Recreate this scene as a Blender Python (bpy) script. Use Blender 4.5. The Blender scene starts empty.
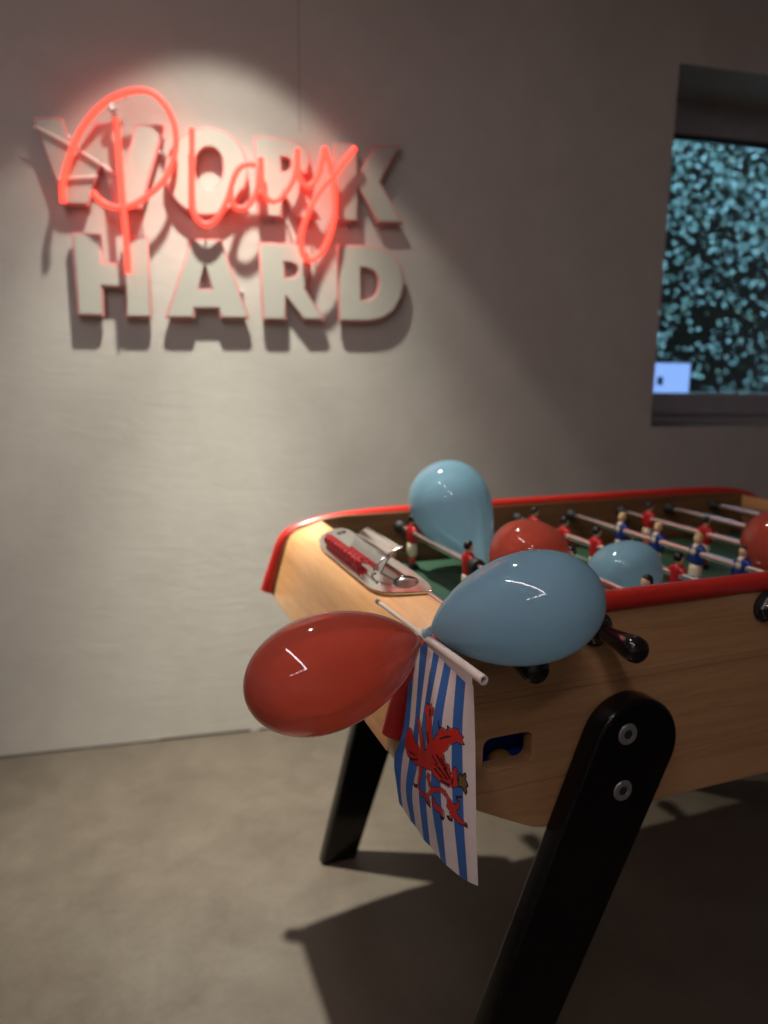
import bpy, bmesh, math, random
import numpy as np
from mathutils import Vector, Matrix
random.seed(7)
SC = bpy.context.scene
COL = SC.collection
PI = math.pi
CAM_LOC = (-0.198, -0.744, 1.1859)
CAM_YPR = (1.20628, -0.18705, 0.01085)
CAM_F = 709.62
WALL_ANG = -0.11834
WALL_D = 1.5238
LETTERS = {'W': [[(-0.354, 1.866), (-0.278, 1.871), (-0.252, 1.773), (-0.195, 1.866), (-0.151, 1.868), (-0.121, 1.767), (-0.09, 1.87), (-0.01, 1.878), (-0.083, 1.649), (-0.153, 1.648), (-0.185, 1.765), (-0.224, 1.649), (-0.291, 1.647)]], 'O': [[(0.217, 1.77), (0.215, 1.751), (0.21, 1.732), (0.203, 1.714), (0.192, 1.697), (0.18, 1.681), (0.165, 1.667), (0.149, 1.656), (0.131, 1.648), (0.113, 1.642), (0.094, 1.64), (0.076, 1.64), (0.058, 1.643), (0.041, 1.65), (0.026, 1.659), (0.013, 1.67), (0.002, 1.684), (-0.007, 1.699), (-0.013, 1.716), (-0.017, 1.734), (-0.017, 1.753), (-0.015, 1.772), (-0.01, 1.79), (-0.002, 1.808), (0.008, 1.824), (0.02, 1.839), (0.034, 1.853), (0.05, 1.864), (0.067, 1.872), (0.085, 1.878), (0.103, 1.881), (0.121, 1.881), (0.139, 1.878), (0.155, 1.873), (0.171, 1.864), (0.185, 1.853), (0.196, 1.84), (0.206, 1.825), (0.212, 1.808), (0.216, 1.789)], [(0.145, 1.774), (0.143, 1.76), (0.139, 1.746), (0.132, 1.734), (0.124, 1.724), (0.114, 1.718), (0.104, 1.715), (0.094, 1.716), (0.085, 1.721), (0.077, 1.73), (0.071, 1.741), (0.068, 1.754), (0.067, 1.769), (0.069, 1.783), (0.073, 1.797), (0.08, 1.809), (0.088, 1.818), (0.098, 1.825), (0.108, 1.827), (0.118, 1.826), (0.127, 1.822), (0.135, 1.813), (0.141, 1.802), (0.144, 1.789)]], 'R': [[(0.235, 1.869), (0.333, 1.87), (0.365, 1.865), (0.392, 1.845), (0.4, 1.816), (0.391, 1.779), (0.367, 1.755), (0.429, 1.652), (0.354, 1.65), (0.316, 1.724), (0.314, 1.649), (0.241, 1.647)], [(0.313, 1.816), (0.327, 1.816), (0.337, 1.811), (0.341, 1.799), (0.336, 1.786), (0.326, 1.78), (0.314, 1.779)]], 'K': [[(0.469, 1.872), (0.54, 1.875), (0.542, 1.786), (0.594, 1.872), (0.678, 1.881), (0.614, 1.77), (0.688, 1.655), (0.604, 1.652), (0.543, 1.751), (0.544, 1.651), (0.495, 1.65), (0.472, 1.65)]], 'H': [[(-0.274, 1.576), (-0.197, 1.576), (-0.197, 1.5), (-0.14, 1.5), (-0.139, 1.576), (-0.07, 1.576), (-0.07, 1.35), (-0.144, 1.349), (-0.142, 1.431), (-0.199, 1.432), (-0.2, 1.35), (-0.273, 1.35)]], 'A': [[(0.048, 1.576), (0.133, 1.58), (0.212, 1.355), (0.125, 1.354), (0.118, 1.381), (0.054, 1.379), (0.05, 1.352), (-0.034, 1.35)], [(0.085, 1.509), (0.065, 1.438), (0.103, 1.439)]], 'RB': [[(0.241, 1.578), (0.347, 1.58), (0.377, 1.572), (0.395, 1.545), (0.399, 1.514), (0.391, 1.475), (0.382, 1.452), (0.441, 1.358), (0.373, 1.356), (0.322, 1.423), (0.321, 1.354), (0.249, 1.353)], [(0.318, 1.523), (0.337, 1.522), (0.352, 1.516), (0.358, 1.503), (0.352, 1.488), (0.337, 1.481), (0.319, 1.48)]], 'D': [[(0.479, 1.583), (0.581, 1.587), (0.625, 1.58), (0.661, 1.558), (0.685, 1.524), (0.694, 1.479), (0.685, 1.433), (0.66, 1.391), (0.621, 1.366), (0.576, 1.357), (0.482, 1.356)], [(0.553, 1.518), (0.575, 1.517), (0.594, 1.508), (0.607, 1.49), (0.61, 1.47), (0.604, 1.448), (0.588, 1.43), (0.569, 1.424), (0.555, 1.424)]]}
NEON = [[(-0.285, 1.646), (-0.285, 1.673), (-0.282, 1.693), (-0.273, 1.729), (-0.261, 1.761), (-0.245, 1.802), (-0.223, 1.839), (-0.2, 1.871), (-0.174, 1.898), (-0.144, 1.921), (-0.112, 1.936), (-0.089, 1.944), (-0.065, 1.948), (-0.042, 1.945), (-0.024, 1.935), (-0.006, 1.916), (0.008, 1.891), (0.017, 1.865), (0.019, 1.834), (0.016, 1.803), (0.008, 1.774), (-0.004, 1.744), (-0.021, 1.718), (-0.044, 1.694), (-0.071, 1.673), (-0.099, 1.654), (-0.128, 1.643), (-0.152, 1.642), (-0.175, 1.648), (-0.195, 1.661), (-0.207, 1.678)], [(-0.136, 1.869), (-0.134, 1.804), (-0.132, 1.727), (-0.13, 1.649), (-0.128, 1.589), (-0.126, 1.536), (-0.126, 1.469)], [(0.062, 1.862), (0.06, 1.794), (0.057, 1.717), (0.056, 1.664), (0.06, 1.64), (0.069, 1.622), (0.09, 1.609), (0.112, 1.618), (0.129, 1.638), (0.152, 1.676), (0.163, 1.709), (0.173, 1.742), (0.187, 1.768), (0.212, 1.786), (0.237, 1.78)], [(0.165, 1.712), (0.163, 1.685), (0.17, 1.666), (0.189, 1.659), (0.209, 1.666), (0.225, 1.683), (0.238, 1.713), (0.247, 1.747), (0.251, 1.801)], [(0.251, 1.801), (0.251, 1.763), (0.253, 1.727), (0.262, 1.695), (0.281, 1.684), (0.299, 1.691), (0.317, 1.707), (0.336, 1.734), (0.348, 1.758), (0.355, 1.79), (0.357, 1.833)], [(0.357, 1.833), (0.355, 1.804), (0.357, 1.771), (0.367, 1.745), (0.38, 1.733), (0.395, 1.737), (0.41, 1.755), (0.422, 1.778), (0.43, 1.81), (0.436, 1.843)], [(0.436, 1.843), (0.447, 1.811), (0.457, 1.779), (0.464, 1.741), (0.466, 1.688), (0.462, 1.646), (0.451, 1.606), (0.437, 1.571), (0.42, 1.546), (0.396, 1.528), (0.377, 1.532), (0.366, 1.547), (0.361, 1.581), (0.367, 1.612), (0.382, 1.655), (0.403, 1.696), (0.427, 1.733), (0.454, 1.763), (0.487, 1.802), (0.526, 1.85)]]
WIRES = [[(-0.349, 1.84), (-0.288, 1.815), (-0.197, 1.766), (-0.144, 1.731)], [(-0.296, 1.712), (-0.196, 1.725)]]
FLAG = [[(0.131, 0.015, 0.885), (0.131, 0.006, 0.885), (0.131, -0.01, 0.884), (0.131, -0.031, 0.883), (0.131, -0.047, 0.883), (0.131, -0.062, 0.882), (0.131, -0.076, 0.881), (0.131, -0.092, 0.88), (0.131, -0.105, 0.88), (0.131, -0.126, 0.879), (0.131, -0.143, 0.878)], [(0.103, -0.03, 0.788), (0.108, -0.034, 0.789), (0.11, -0.044, 0.794), (0.111, -0.055, 0.799), (0.109, -0.067, 0.805), (0.11, -0.079, 0.811), (0.111, -0.091, 0.816), (0.116, -0.104, 0.822), (0.122, -0.117, 0.825), (0.127, -0.13, 0.828), (0.135, -0.143, 0.823)], [(0.091, -0.03, 0.745), (0.1, -0.034, 0.746), (0.104, -0.044, 0.747), (0.109, -0.056, 0.747), (0.107, -0.068, 0.752), (0.109, -0.081, 0.757), (0.109, -0.094, 0.763), (0.114, -0.107, 0.768), (0.121, -0.12, 0.774), (0.127, -0.134, 0.778), (0.135, -0.148, 0.774)], [(0.094, -0.03, 0.711), (0.098, -0.034, 0.709), (0.1, -0.045, 0.71), (0.103, -0.057, 0.712), (0.106, -0.07, 0.713), (0.109, -0.083, 0.715), (0.11, -0.097, 0.716), (0.115, -0.111, 0.719), (0.123, -0.125, 0.716), (0.128, -0.139, 0.719), (0.135, -0.154, 0.716)], [(0.098, -0.03, 0.684), (0.101, -0.034, 0.679), (0.107, -0.045, 0.668), (0.108, -0.058, 0.668), (0.112, -0.072, 0.66), (0.114, -0.086, 0.66), (0.12, -0.101, 0.653), (0.12, -0.116, 0.656), (0.129, -0.131, 0.651), (0.131, -0.146, 0.655), (0.135, -0.162, 0.66)]]
LION_RED = [[(0.505, 0.4), (0.515, 0.3542), (0.49, 0.2875), (0.47, 0.2292), (0.43, 0.2083), (0.43, 0.1875), (0.45, 0.1792), (0.49, 0.1875), (0.525, 0.1792), (0.55, 0.1917), (0.59, 0.1958), (0.59, 0.2167), (0.565, 0.2292), (0.595, 0.275), (0.615, 0.3333), (0.65, 0.3583), (0.665, 0.4)], [(0.605, 0.4), (0.625, 0.3417), (0.665, 0.3083), (0.69, 0.2792), (0.725, 0.2833), (0.75, 0.2958), (0.755, 0.2708), (0.79, 0.2792), (0.825, 0.2708), (0.865, 0.2792), (0.87, 0.3), (0.905, 0.3042), (0.895, 0.3292), (0.915, 0.3458), (0.885, 0.3542), (0.85, 0.3417), (0.805, 0.3583), (0.78, 0.3625), (0.755, 0.3917), (0.725, 0.4083), (0.735, 0.4458), (0.7, 0.4375)], [(0.11, 0.275), (0.17, 0.2875), (0.205, 0.3208), (0.26, 0.3542), (0.405, 0.3917), (0.495, 0.4167), (0.605, 0.4292), (0.57, 0.475), (0.465, 0.5042), (0.295, 0.5042), (0.215, 0.4917), (0.15, 0.4542), (0.095, 0.3917), (0.07, 0.3292), (0.07, 0.2917)], [(0.255, 0.2333), (0.285, 0.2375), (0.38, 0.2667), (0.44, 0.3167), (0.475, 0.4), (0.475, 0.4208), (0.425, 0.4125), (0.4, 0.3583), (0.315, 0.2958), (0.26, 0.2583)], [(0.47, 0.4), (0.605, 0.3875), (0.675, 0.4), (0.725, 0.4292), (0.745, 0.4667), (0.775, 0.4792), (0.785, 0.5167), (0.78, 0.5458), (0.755, 0.5833), (0.725, 0.5667), (0.685, 0.5583), (0.635, 0.5292), (0.59, 0.5), (0.48, 0.4958)], [(0.41, 0.4917), (0.76, 0.4792), (0.78, 0.5083), (0.795, 0.5333), (0.815, 0.4958), (0.83, 0.4875), (0.85, 0.5), (0.845, 0.5375), (0.855, 0.5792), (0.82, 0.5875), (0.765, 0.5917), (0.725, 0.5792), (0.69, 0.5708), (0.655, 0.55), (0.625, 0.5333), (0.605, 0.5083), (0.495, 0.5083)], [(0.38, 0.5083), (0.435, 0.5042), (0.445, 0.525), (0.42, 0.5917), (0.4, 0.6583), (0.435, 0.6917), (0.48, 0.7), (0.555, 0.6708), (0.595, 0.6292), (0.645, 0.6125), (0.7, 0.6083), (0.74, 0.6208), (0.765, 0.65), (0.79, 0.6625), (0.82, 0.675), (0.85, 0.6625), (0.855, 0.65), (0.865, 0.6583), (0.855, 0.6875), (0.825, 0.6917), (0.845, 0.7167), (0.885, 0.7375), (0.925, 0.7417), (0.925, 0.7542), (0.895, 0.7542), (0.85, 0.7542), (0.81, 0.7375), (0.79, 0.7333), (0.78, 0.7583), (0.76, 0.7625), (0.745, 0.7542), (0.775, 0.7417), (0.77, 0.7167), (0.75, 0.7), (0.76, 0.6667), (0.73, 0.6417), (0.7, 0.6333), (0.645, 0.6417), (0.6, 0.6667), (0.555, 0.6917), (0.58, 0.7167), (0.565, 0.7375), (0.51, 0.7417), (0.49, 0.7208), (0.435, 0.7208), (0.39, 0.6833), (0.375, 0.625)], [(0.62, 0.6792), (0.64, 0.6917), (0.645, 0.7167), (0.685, 0.725), (0.715, 0.7375), (0.715, 0.7708), (0.7, 0.7875), (0.685, 0.7792), (0.69, 0.7583), (0.645, 0.75), (0.615, 0.7292)], [(0.5, 0.5625), (0.535, 0.5333), (0.585, 0.5417), (0.575, 0.5708), (0.605, 0.6125), (0.565, 0.625), (0.54, 0.5917)]]
LION_DARK = [[(0.605, 0.4208), (0.615, 0.4208), (0.675, 0.4708), (0.665, 0.4708)], [(0.655, 0.4208), (0.665, 0.4167), (0.725, 0.4792), (0.72, 0.4833)], [(0.635, 0.4708), (0.65, 0.4708), (0.725, 0.5208), (0.72, 0.5208)], [(0.7, 0.4375), (0.71, 0.4375), (0.76, 0.5), (0.75, 0.5)], [(0.685, 0.3333), (0.76, 0.3167), (0.795, 0.3167), (0.76, 0.325), (0.69, 0.3375)], [(0.155, 0.4708), (0.23, 0.4792), (0.305, 0.4625), (0.305, 0.4708), (0.225, 0.4917)], [(0.185, 0.4292), (0.26, 0.4417), (0.26, 0.45), (0.19, 0.4417)], [(0.505, 0.2958), (0.53, 0.2958), (0.565, 0.3583), (0.54, 0.3583)], [(0.505, 0.2), (0.53, 0.2), (0.545, 0.2208), (0.525, 0.225)], [(0.9, 0.3083), (0.91, 0.3042), (0.91, 0.3125)], [(0.9, 0.3417), (0.915, 0.3458), (0.91, 0.3542)], [(0.655, 0.2417), (0.66, 0.2417), (0.685, 0.2792), (0.675, 0.2833)], [(0.75, 0.2625), (0.76, 0.2625), (0.765, 0.2792), (0.755, 0.2833)], [(0.635, 0.5), (0.65, 0.4958), (0.725, 0.55), (0.72, 0.5542)], [(0.685, 0.4917), (0.69, 0.4875), (0.765, 0.5542), (0.755, 0.5583)], [(0.725, 0.4917), (0.735, 0.4875), (0.79, 0.55), (0.78, 0.5542)], [(0.7, 0.5583), (0.78, 0.5792), (0.775, 0.5875), (0.695, 0.5667)], [(0.805, 0.5458), (0.815, 0.5458), (0.805, 0.575), (0.795, 0.575)], [(0.29, 0.65), (0.325, 0.6625), (0.38, 0.65), (0.365, 0.6875), (0.32, 0.6875)], [(0.49, 0.7375), (0.55, 0.7375), (0.585, 0.7458), (0.565, 0.7583), (0.51, 0.7583)], [(0.685, 0.775), (0.72, 0.7708), (0.71, 0.7875), (0.69, 0.7917)], [(0.745, 0.75), (0.765, 0.7542), (0.79, 0.75), (0.78, 0.7625), (0.755, 0.7667)], [(0.835, 0.6292), (0.895, 0.625), (0.895, 0.6292), (0.85, 0.6375), (0.845, 0.6458), (0.835, 0.65)], [(0.9, 0.7458), (0.925, 0.7458), (0.93, 0.7542), (0.915, 0.7542)]]
LION_CROWN = [[(0.865, 0.525), (0.88, 0.5125), (0.895, 0.525), (0.92, 0.5), (0.925, 0.5125), (0.92, 0.5333), (0.93, 0.5375), (0.94, 0.5542), (0.925, 0.5708), (0.93, 0.5875), (0.92, 0.6042), (0.905, 0.5917), (0.895, 0.5792), (0.86, 0.5833), (0.86, 0.5542)]]
B_BLUE = ((0.132, -0.035, 0.9), (0.293, -0.135, 0.961), 0.0633)
B_RED = ((0.114, -0.04, 0.893), (-0.09, -0.09, 0.874), 0.0612)
B_FARBLUE = ((0.488, 0.475, 0.816), (0.421, 0.61, 1.002), 0.0836)
B_RED2 = ((0.411, 0.25, 0.8), (0.477, 0.272, 0.946), 0.0682)
B_BLUE2 = ((0.608, 0.16, 0.796), (0.589, 0.22, 0.913), 0.0634)
B_RED3 = ((0.974, 0.13, 0.833), (0.85, 0.165, 0.944), 0.0639)

LETTERS_PINS = {'W': [(-.27, 1.83), (-.03, 1.81)], 'O': [(.09, 1.67), (.21, 1.69)], 'R': [(.275, 1.83), (.29, 1.64)], 'K': [(.515, 1.83), (.52, 1.64)],
                'H': [(-.235, 1.52), (-.10, 1.52)], 'A': [(.075, 1.45), (.19, 1.43)], 'RB': [(.29, 1.54), (.31, 1.42)], 'D': [(.515, 1.52), (.53, 1.41)]}
WORLD_STRENGTH = 12
FSTOP = 3.8
EXPOSURE = 0.5
LED = 31.5

W = 0.706           # distance between the two red rails of the table
ROD_Z = 0.862

# ------------------------------------------------------------------ materials
def new_mat(name):
    m = bpy.data.materials.new(name); m.use_nodes = True
    nt = m.node_tree; b = nt.nodes['Principled BSDF']
    return m, nt, b
def setp(b, **k):
    for n, v in k.items():
        b.inputs[n.replace('_', ' ')].default_value = v
def rgba(c): return (c[0], c[1], c[2], 1.0)
def srgb(r, g, b):
    f = lambda c: (c/255/12.92) if c/255 <= .04045 else ((c/255+.055)/1.055)**2.4
    return (f(r), f(g), f(b))
def tex_coord(nt, scale=(1, 1, 1), rot=(0, 0, 0), kind='Object'):
    tc = nt.nodes.new('ShaderNodeTexCoord'); mp = nt.nodes.new('ShaderNodeMapping')
    mp.inputs['Scale'].default_value = scale; mp.inputs['Rotation'].default_value = rot
    nt.links.new(tc.outputs[kind], mp.inputs['Vector']); return mp.outputs['Vector']
def noise(nt, vec, scale, detail=4, rough=.55, dist=0):
    n = nt.nodes.new('ShaderNodeTexNoise'); n.inputs['Scale'].default_value = scale
    n.inputs['Detail'].default_value = detail; n.inputs['Roughness'].default_value = rough
    n.inputs['Distortion'].default_value = dist
    nt.links.new(vec, n.inputs['Vector']); return n.outputs['Fac']
def ramp(nt, fac, stops):
    r = nt.nodes.new('ShaderNodeValToRGB'); e = r.color_ramp.elements
    while len(e) < len(stops): e.new(.5)
    for i, (pos, c) in enumerate(stops):
        e[i].position = pos; e[i].color = rgba(c)
    nt.links.new(fac, r.inputs['Fac']); return r.outputs['Color']
def mixc(nt, fac, a, b, mode='MIX'):
    m = nt.nodes.new('ShaderNodeMix'); m.data_type = 'RGBA'; m.blend_type = mode
    for s, v in ((m.inputs[0], fac), (m.inputs[6], a), (m.inputs[7], b)):
        if hasattr(v, 'links'): nt.links.new(v, s)
        elif isinstance(v, (int, float)): s.default_value = v
        else: s.default_value = rgba(v)
    return m.outputs[2]
def bump(nt, b, h, strength=.2, dist=.01):
    n = nt.nodes.new('ShaderNodeBump'); n.inputs['Strength'].default_value = strength
    n.inputs['Distance'].default_value = dist
    nt.links.new(h, n.inputs['Height']); nt.links.new(n.outputs['Normal'], b.inputs['Normal'])
def math_node(nt, op, a, b=None, c=None):
    n = nt.nodes.new('ShaderNodeMath'); n.operation = op
    for i, v in enumerate((a, b, c)):
        if v is None: continue
        if hasattr(v, 'links'): nt.links.new(v, n.inputs[i])
        else: n.inputs[i].default_value = v
    return n.outputs[0]
def plain(name, col, rough=.5, metal=0.0, coat=0.0, var=.06, scale=25, **k):
    """a one-colour surface with a little procedural variation"""
    m, nt, b = new_mat(name)
    f = noise(nt, tex_coord(nt), scale, 3)
    lo = tuple(c*(1-var) for c in col); hi = tuple(min(1, c*(1+var)) for c in col)
    nt.links.new(ramp(nt, f, [(.3, lo), (.7, hi)]), b.inputs['Base Color'])
    setp(b, Roughness=rough, Metallic=metal, Coat_Weight=coat)
    for n, v in k.items(): b.inputs[n.replace('_', ' ')].default_value = v
    return m
def glow(name, col, strength):
    m, nt, b = new_mat(name)
    setp(b, Base_Color=rgba((.02, .02, .02)), Emission_Color=rgba(col), Emission_Strength=strength)
    return m

def wood_mat(name, along, base, dark, grooves=None, rough=.32):
    m, nt, b = new_mat(name)
    sc = {'x': (1.1, 14, 14), 'y': (14, 1.1, 14)}[along]
    v = tex_coord(nt, sc)
    n1 = noise(nt, v, 3.2, 6, .6, .8)
    fine = noise(nt, tex_coord(nt, tuple(s*6 for s in sc)), 4, 4, .6)
    c = ramp(nt, n1, [(.28, dark), (.5, base), (.75, tuple(x*1.08 for x in base))])
    c = mixc(nt, .22, c, ramp(nt, fine, [(.35, tuple(x*.72 for x in dark)), (.6, base)]))
    wv = nt.nodes.new('ShaderNodeTexWave'); wv.wave_type = 'RINGS'; wv.rings_direction = 'X'
    wv.inputs['Scale'].default_value = 1.1; wv.inputs['Distortion'].default_value = 5
    wv.inputs['Detail'].default_value = 3; wv.inputs['Detail Scale'].default_value = .6
    nt.links.new(tex_coord(nt, tuple(s*.45 for s in sc)), wv.inputs['Vector'])
    c = mixc(nt, ramp(nt, wv.outputs['Fac'], [(.0, (.16,)*3), (.35, (0, 0, 0))]), c, tuple(x*.7 for x in dark))
    if grooves:
        tc = nt.nodes.new('ShaderNodeTexCoord'); sx = nt.nodes.new('ShaderNodeSeparateXYZ')
        nt.links.new(tc.outputs['Object'], sx.inputs[0])
        tot = None
        for z, w in grooves:
            d = math_node(nt, 'ABSOLUTE', math_node(nt, 'SUBTRACT', sx.outputs['Z'], z))
            l = math_node(nt, 'LESS_THAN', d, w)
            tot = l if tot is None else math_node(nt, 'MAXIMUM', tot, l)
        c = mixc(nt, math_node(nt, 'MULTIPLY', tot, .55), c, tuple(x*.35 for x in dark))
    nt.links.new(c, b.inputs['Base Color'])
    setp(b, Roughness=rough, Coat_Weight=.25, Coat_Roughness=.25)
    bump(nt, b, fine, .04, .002)
    return m

M = {}
M['panel'] = wood_mat('beech_panel', 'x', srgb(194, 150, 104), srgb(168, 124, 80), [(.7825, .0007), (.792, .0005), (.656, .0006)])
M['board'] = wood_mat('beech_end_board', 'y', srgb(230, 176, 118), srgb(206, 148, 94))
M['inner'] = wood_mat('brown_inner_board', 'x', srgb(132, 92, 56), srgb(106, 70, 40), rough=.5)
M['red_trim'] = plain('red_plastic_trim', srgb(188, 44, 34), .3, coat=.15, var=.03)
M['red_bead'] = plain('red_counter_plastic', srgb(178, 28, 30), .3, coat=.3)
M['black'] = plain('black_lacquer', (.0035, .0032, .003), .2, Specular_IOR_Level=.25, coat=.15)
M['grip'] = plain('black_grip_plastic', (.006, .005, .006), .12, coat=.6)
M['rubber'] = plain('black_rubber', (.012, .012, .013), .6)
M['chrome'] = plain('chrome', (.86, .85, .84), .09, 1.0, scale=60)
M['steel'] = plain('brushed_steel_rod', (.80, .76, .75), .24, 1.0, scale=60)
M['darkchrome'] = plain('dark_chrome', (.30, .29, .28), .22, 1.0)
M['bolt'] = plain('zinc_bolt', (.34, .34, .33), .5, .6)
M['hole'] = plain('dark_socket', (.02, .02, .02), .5)
M['bluebox'] = plain('blue_ball_tray', (.02, .07, .48), .5)
M['ball'] = plain('yellow_cork', srgb(190, 140, 70), .6, var=.2, scale=90)
M['alum'] = plain('painted_aluminium_dark', srgb(112, 110, 112), .5)
M['white_pole'] = plain('white_plastic', srgb(226, 214, 202), .45)
M['cap_grey'] = plain('grey_stick', srgb(96, 92, 92), .4)
M['shirt_red'] = plain('red_shirt_paint', srgb(186, 24, 26), .4)
M['shirt_blue'] = plain('blue_shirt_paint', srgb(26, 50, 128), .4)
M['cream'] = plain('cream_paint', srgb(222, 206, 176), .45)
M['skin'] = plain('skin_paint', srgb(226, 186, 146), .45)
M['hair_black'] = plain('black_hair_paint', (.008, .007, .007), .4)
M['hair_blond'] = plain('blond_hair_paint', srgb(214, 184, 128), .45)
M['sock_red'] = plain('red_sock_paint', srgb(190, 40, 30), .45)
M['boot'] = plain('black_boot_paint', (.01, .01, .01), .35)
M['face_white'] = plain('white_letter_face', srgb(187, 187, 175), .55, var=.02)
M['wire'] = plain('pale_cable', srgb(240, 222, 214), .45)
M['clear'] = plain('clear_acrylic', (.9, .85, .82), .1, Transmission_Weight=.6)
M['grey_frame'] = plain('window_frame_grey', srgb(168, 166, 170), .5)
M['fixture'] = plain('white_fixture', (.7, .7, .68), .5)

# letter edges: acrylic return, its pink painted in for caught neon light
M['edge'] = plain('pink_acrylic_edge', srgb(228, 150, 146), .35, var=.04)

def balloon_mat(name, col, thin, through, clear, tint):
    """latex skin: glossy, and partly letting light through"""
    m, nt, b = new_mat(name)
    f = noise(nt, tex_coord(nt), 9, 3)
    lo = tuple(c*.94 for c in col); hi = tuple(min(1, c*1.05) for c in col)
    c = ramp(nt, f, [(.3, lo), (.7, hi)])
    nt.links.new(c, b.inputs['Base Color'])
    setp(b, Roughness=.5, Specular_IOR_Level=.0)
    t = nt.nodes.new('ShaderNodeBsdfTranslucent'); t.inputs['Color'].default_value = rgba(through)
    mx = nt.nodes.new('ShaderNodeMixShader'); mx.inputs[0].default_value = thin
    nt.links.new(b.outputs[0], mx.inputs[1]); nt.links.new(t.outputs[0], mx.inputs[2])
    tp = nt.nodes.new('ShaderNodeBsdfTransparent'); tp.inputs['Color'].default_value = rgba(tint)
    m0 = nt.nodes.new('ShaderNodeMixShader'); m0.inputs[0].default_value = clear
    nt.links.new(mx.outputs[0], m0.inputs[1]); nt.links.new(tp.outputs[0], m0.inputs[2]); mx = m0
    fr = nt.nodes.new('ShaderNodeFresnel'); fr.inputs[0].default_value = 1.5
    g = nt.nodes.new('ShaderNodeBsdfGlossy'); g.inputs['Roughness'].default_value = .055
    m2 = nt.nodes.new('ShaderNodeMixShader'); nt.links.new(fr.outputs[0], m2.inputs[0])
    nt.links.new(mx.outputs[0], m2.inputs[1]); nt.links.new(g.outputs[0], m2.inputs[2])
    nt.links.new(m2.outputs[0], nt.nodes['Material Output'].inputs['Surface'])
    return m
M['balloon_blue'] = balloon_mat('pale_blue_latex', srgb(172, 228, 255), .54, srgb(214, 243, 255), .12, (.72, .9, 1.0))
M['balloon_red'] = balloon_mat('red_latex', srgb(255, 112, 90), .6, srgb(255, 172, 146), .2, (1.0, .32, .26))

# neon tube
M['neon'] = glow('red_neon_glow', (1.0, .040, .023), 2.6)

# plaster wall
def wall_mat():
    m, nt, b = new_mat('grey_plaster')
    v = tex_coord(nt)
    big = noise(nt, v, 1.3, 4, .6); mid = noise(nt, v, 7, 5, .65, .6)
    tro = noise(nt, tex_coord(nt, (2.2, 2.2, 7)), 4, 5, .6, 1.2)
    c = ramp(nt, big, [(.3, srgb(194, 190, 180)), (.7, srgb(208, 204, 194))])
    c = mixc(nt, .18, c, ramp(nt, mid, [(.35, srgb(178, 174, 163)), (.65, srgb(214, 210, 200))]))
    tc = nt.nodes.new('ShaderNodeTexCoord'); sx = nt.nodes.new('ShaderNodeSeparateXYZ')
    nt.links.new(tc.outputs['Object'], sx.inputs[0])
    d = math_node(nt, 'ABSOLUTE', math_node(nt, 'SUBTRACT', sx.outputs['X'], .372))
    l = math_node(nt, 'LESS_THAN', d, .0022)
    up = math_node(nt, 'GREATER_THAN', sx.outputs['Z'], 1.9)
    c = mixc(nt, math_node(nt, 'MULTIPLY', math_node(nt, 'MULTIPLY', l, up), .35), c, srgb(90, 84, 80))
    nt.links.new(c, b.inputs['Base Color']); setp(b, Roughness=.75)
    h = math_node(nt, 'ADD', math_node(nt, 'MULTIPLY', tro, .8), math_node(nt, 'MULTIPLY', mid, .35))
    bump(nt, b, h, .18, .008)
    return m
M['wall'] = wall_mat()
def floor_mat():
    m, nt, b = new_mat('polished_concrete')
    v = tex_coord(nt)
    big = noise(nt, v, 1.6, 6, .62, .5); mid = noise(nt, v, 6, 6, .7, .3); fine = noise(nt, v, 60, 3)
    c = ramp(nt, big, [(.3, srgb(77, 69, 59)), (.5, srgb(87, 78, 68)), (.72, srgb(98, 90, 78))])
    c = mixc(nt, .35, c, ramp(nt, mid, [(.35, srgb(71, 62, 52)), (.68, srgb(102, 95, 82))]))
    c = mixc(nt, .1, c, ramp(nt, fine, [(.4, srgb(63, 57, 47)), (.65, srgb(101, 93, 81))]))
    nt.links.new(c, b.inputs['Base Color'])
    nt.links.new(ramp(nt, mid, [(.3, (.36,)*3), (.7, (.5,)*3)]), b.inputs['Roughness'])
    bump(nt, b, mid, .06, .01)
    return m
M['floor'] = floor_mat()
M['ceiling'] = plain('ceiling_paint', srgb(200, 196, 192), .8)
M['sidewall'] = plain('side_wall_paint', srgb(196, 190, 186), .8)
M['joint'] = plain('dark_floor_joint', srgb(58, 52, 46), .8, var=.5, scale=14)
M['field'] = plain('green_pitch', srgb(50, 82, 62), .42, var=.06, coat=.1)
M['line'] = plain('pale_pitch_line', srgb(170, 190, 170), .5)
def leaf_mat():
    m, nt, b = new_mat('ivy_leaf')
    f = noise(nt, tex_coord(nt), 17, 2, .5)
    nt.links.new(ramp(nt, f, [(.3, srgb(26, 38, 30)), (.45, srgb(78, 98, 88)), (.56, srgb(118, 128, 130)), (.7, srgb(104, 104, 74))]), b.inputs['Base Color'])
    setp(b, Roughness=.3, Specular_IOR_Level=.22); return m
M['leaf'] = leaf_mat()
M['soil'] = plain('dark_bank', srgb(12, 10, 8), .95, Specular_IOR_Level=.0)
M['render_ext'] = plain('outside_render', srgb(110, 106, 100), .9)
M['screen'] = glow('lit_screen', srgb(150, 182, 255), .9)  # glow standing in for daylight on the card
M['screen_mark'] = plain('screen_dark_mark', (.02, .03, .06), .5)

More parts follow.
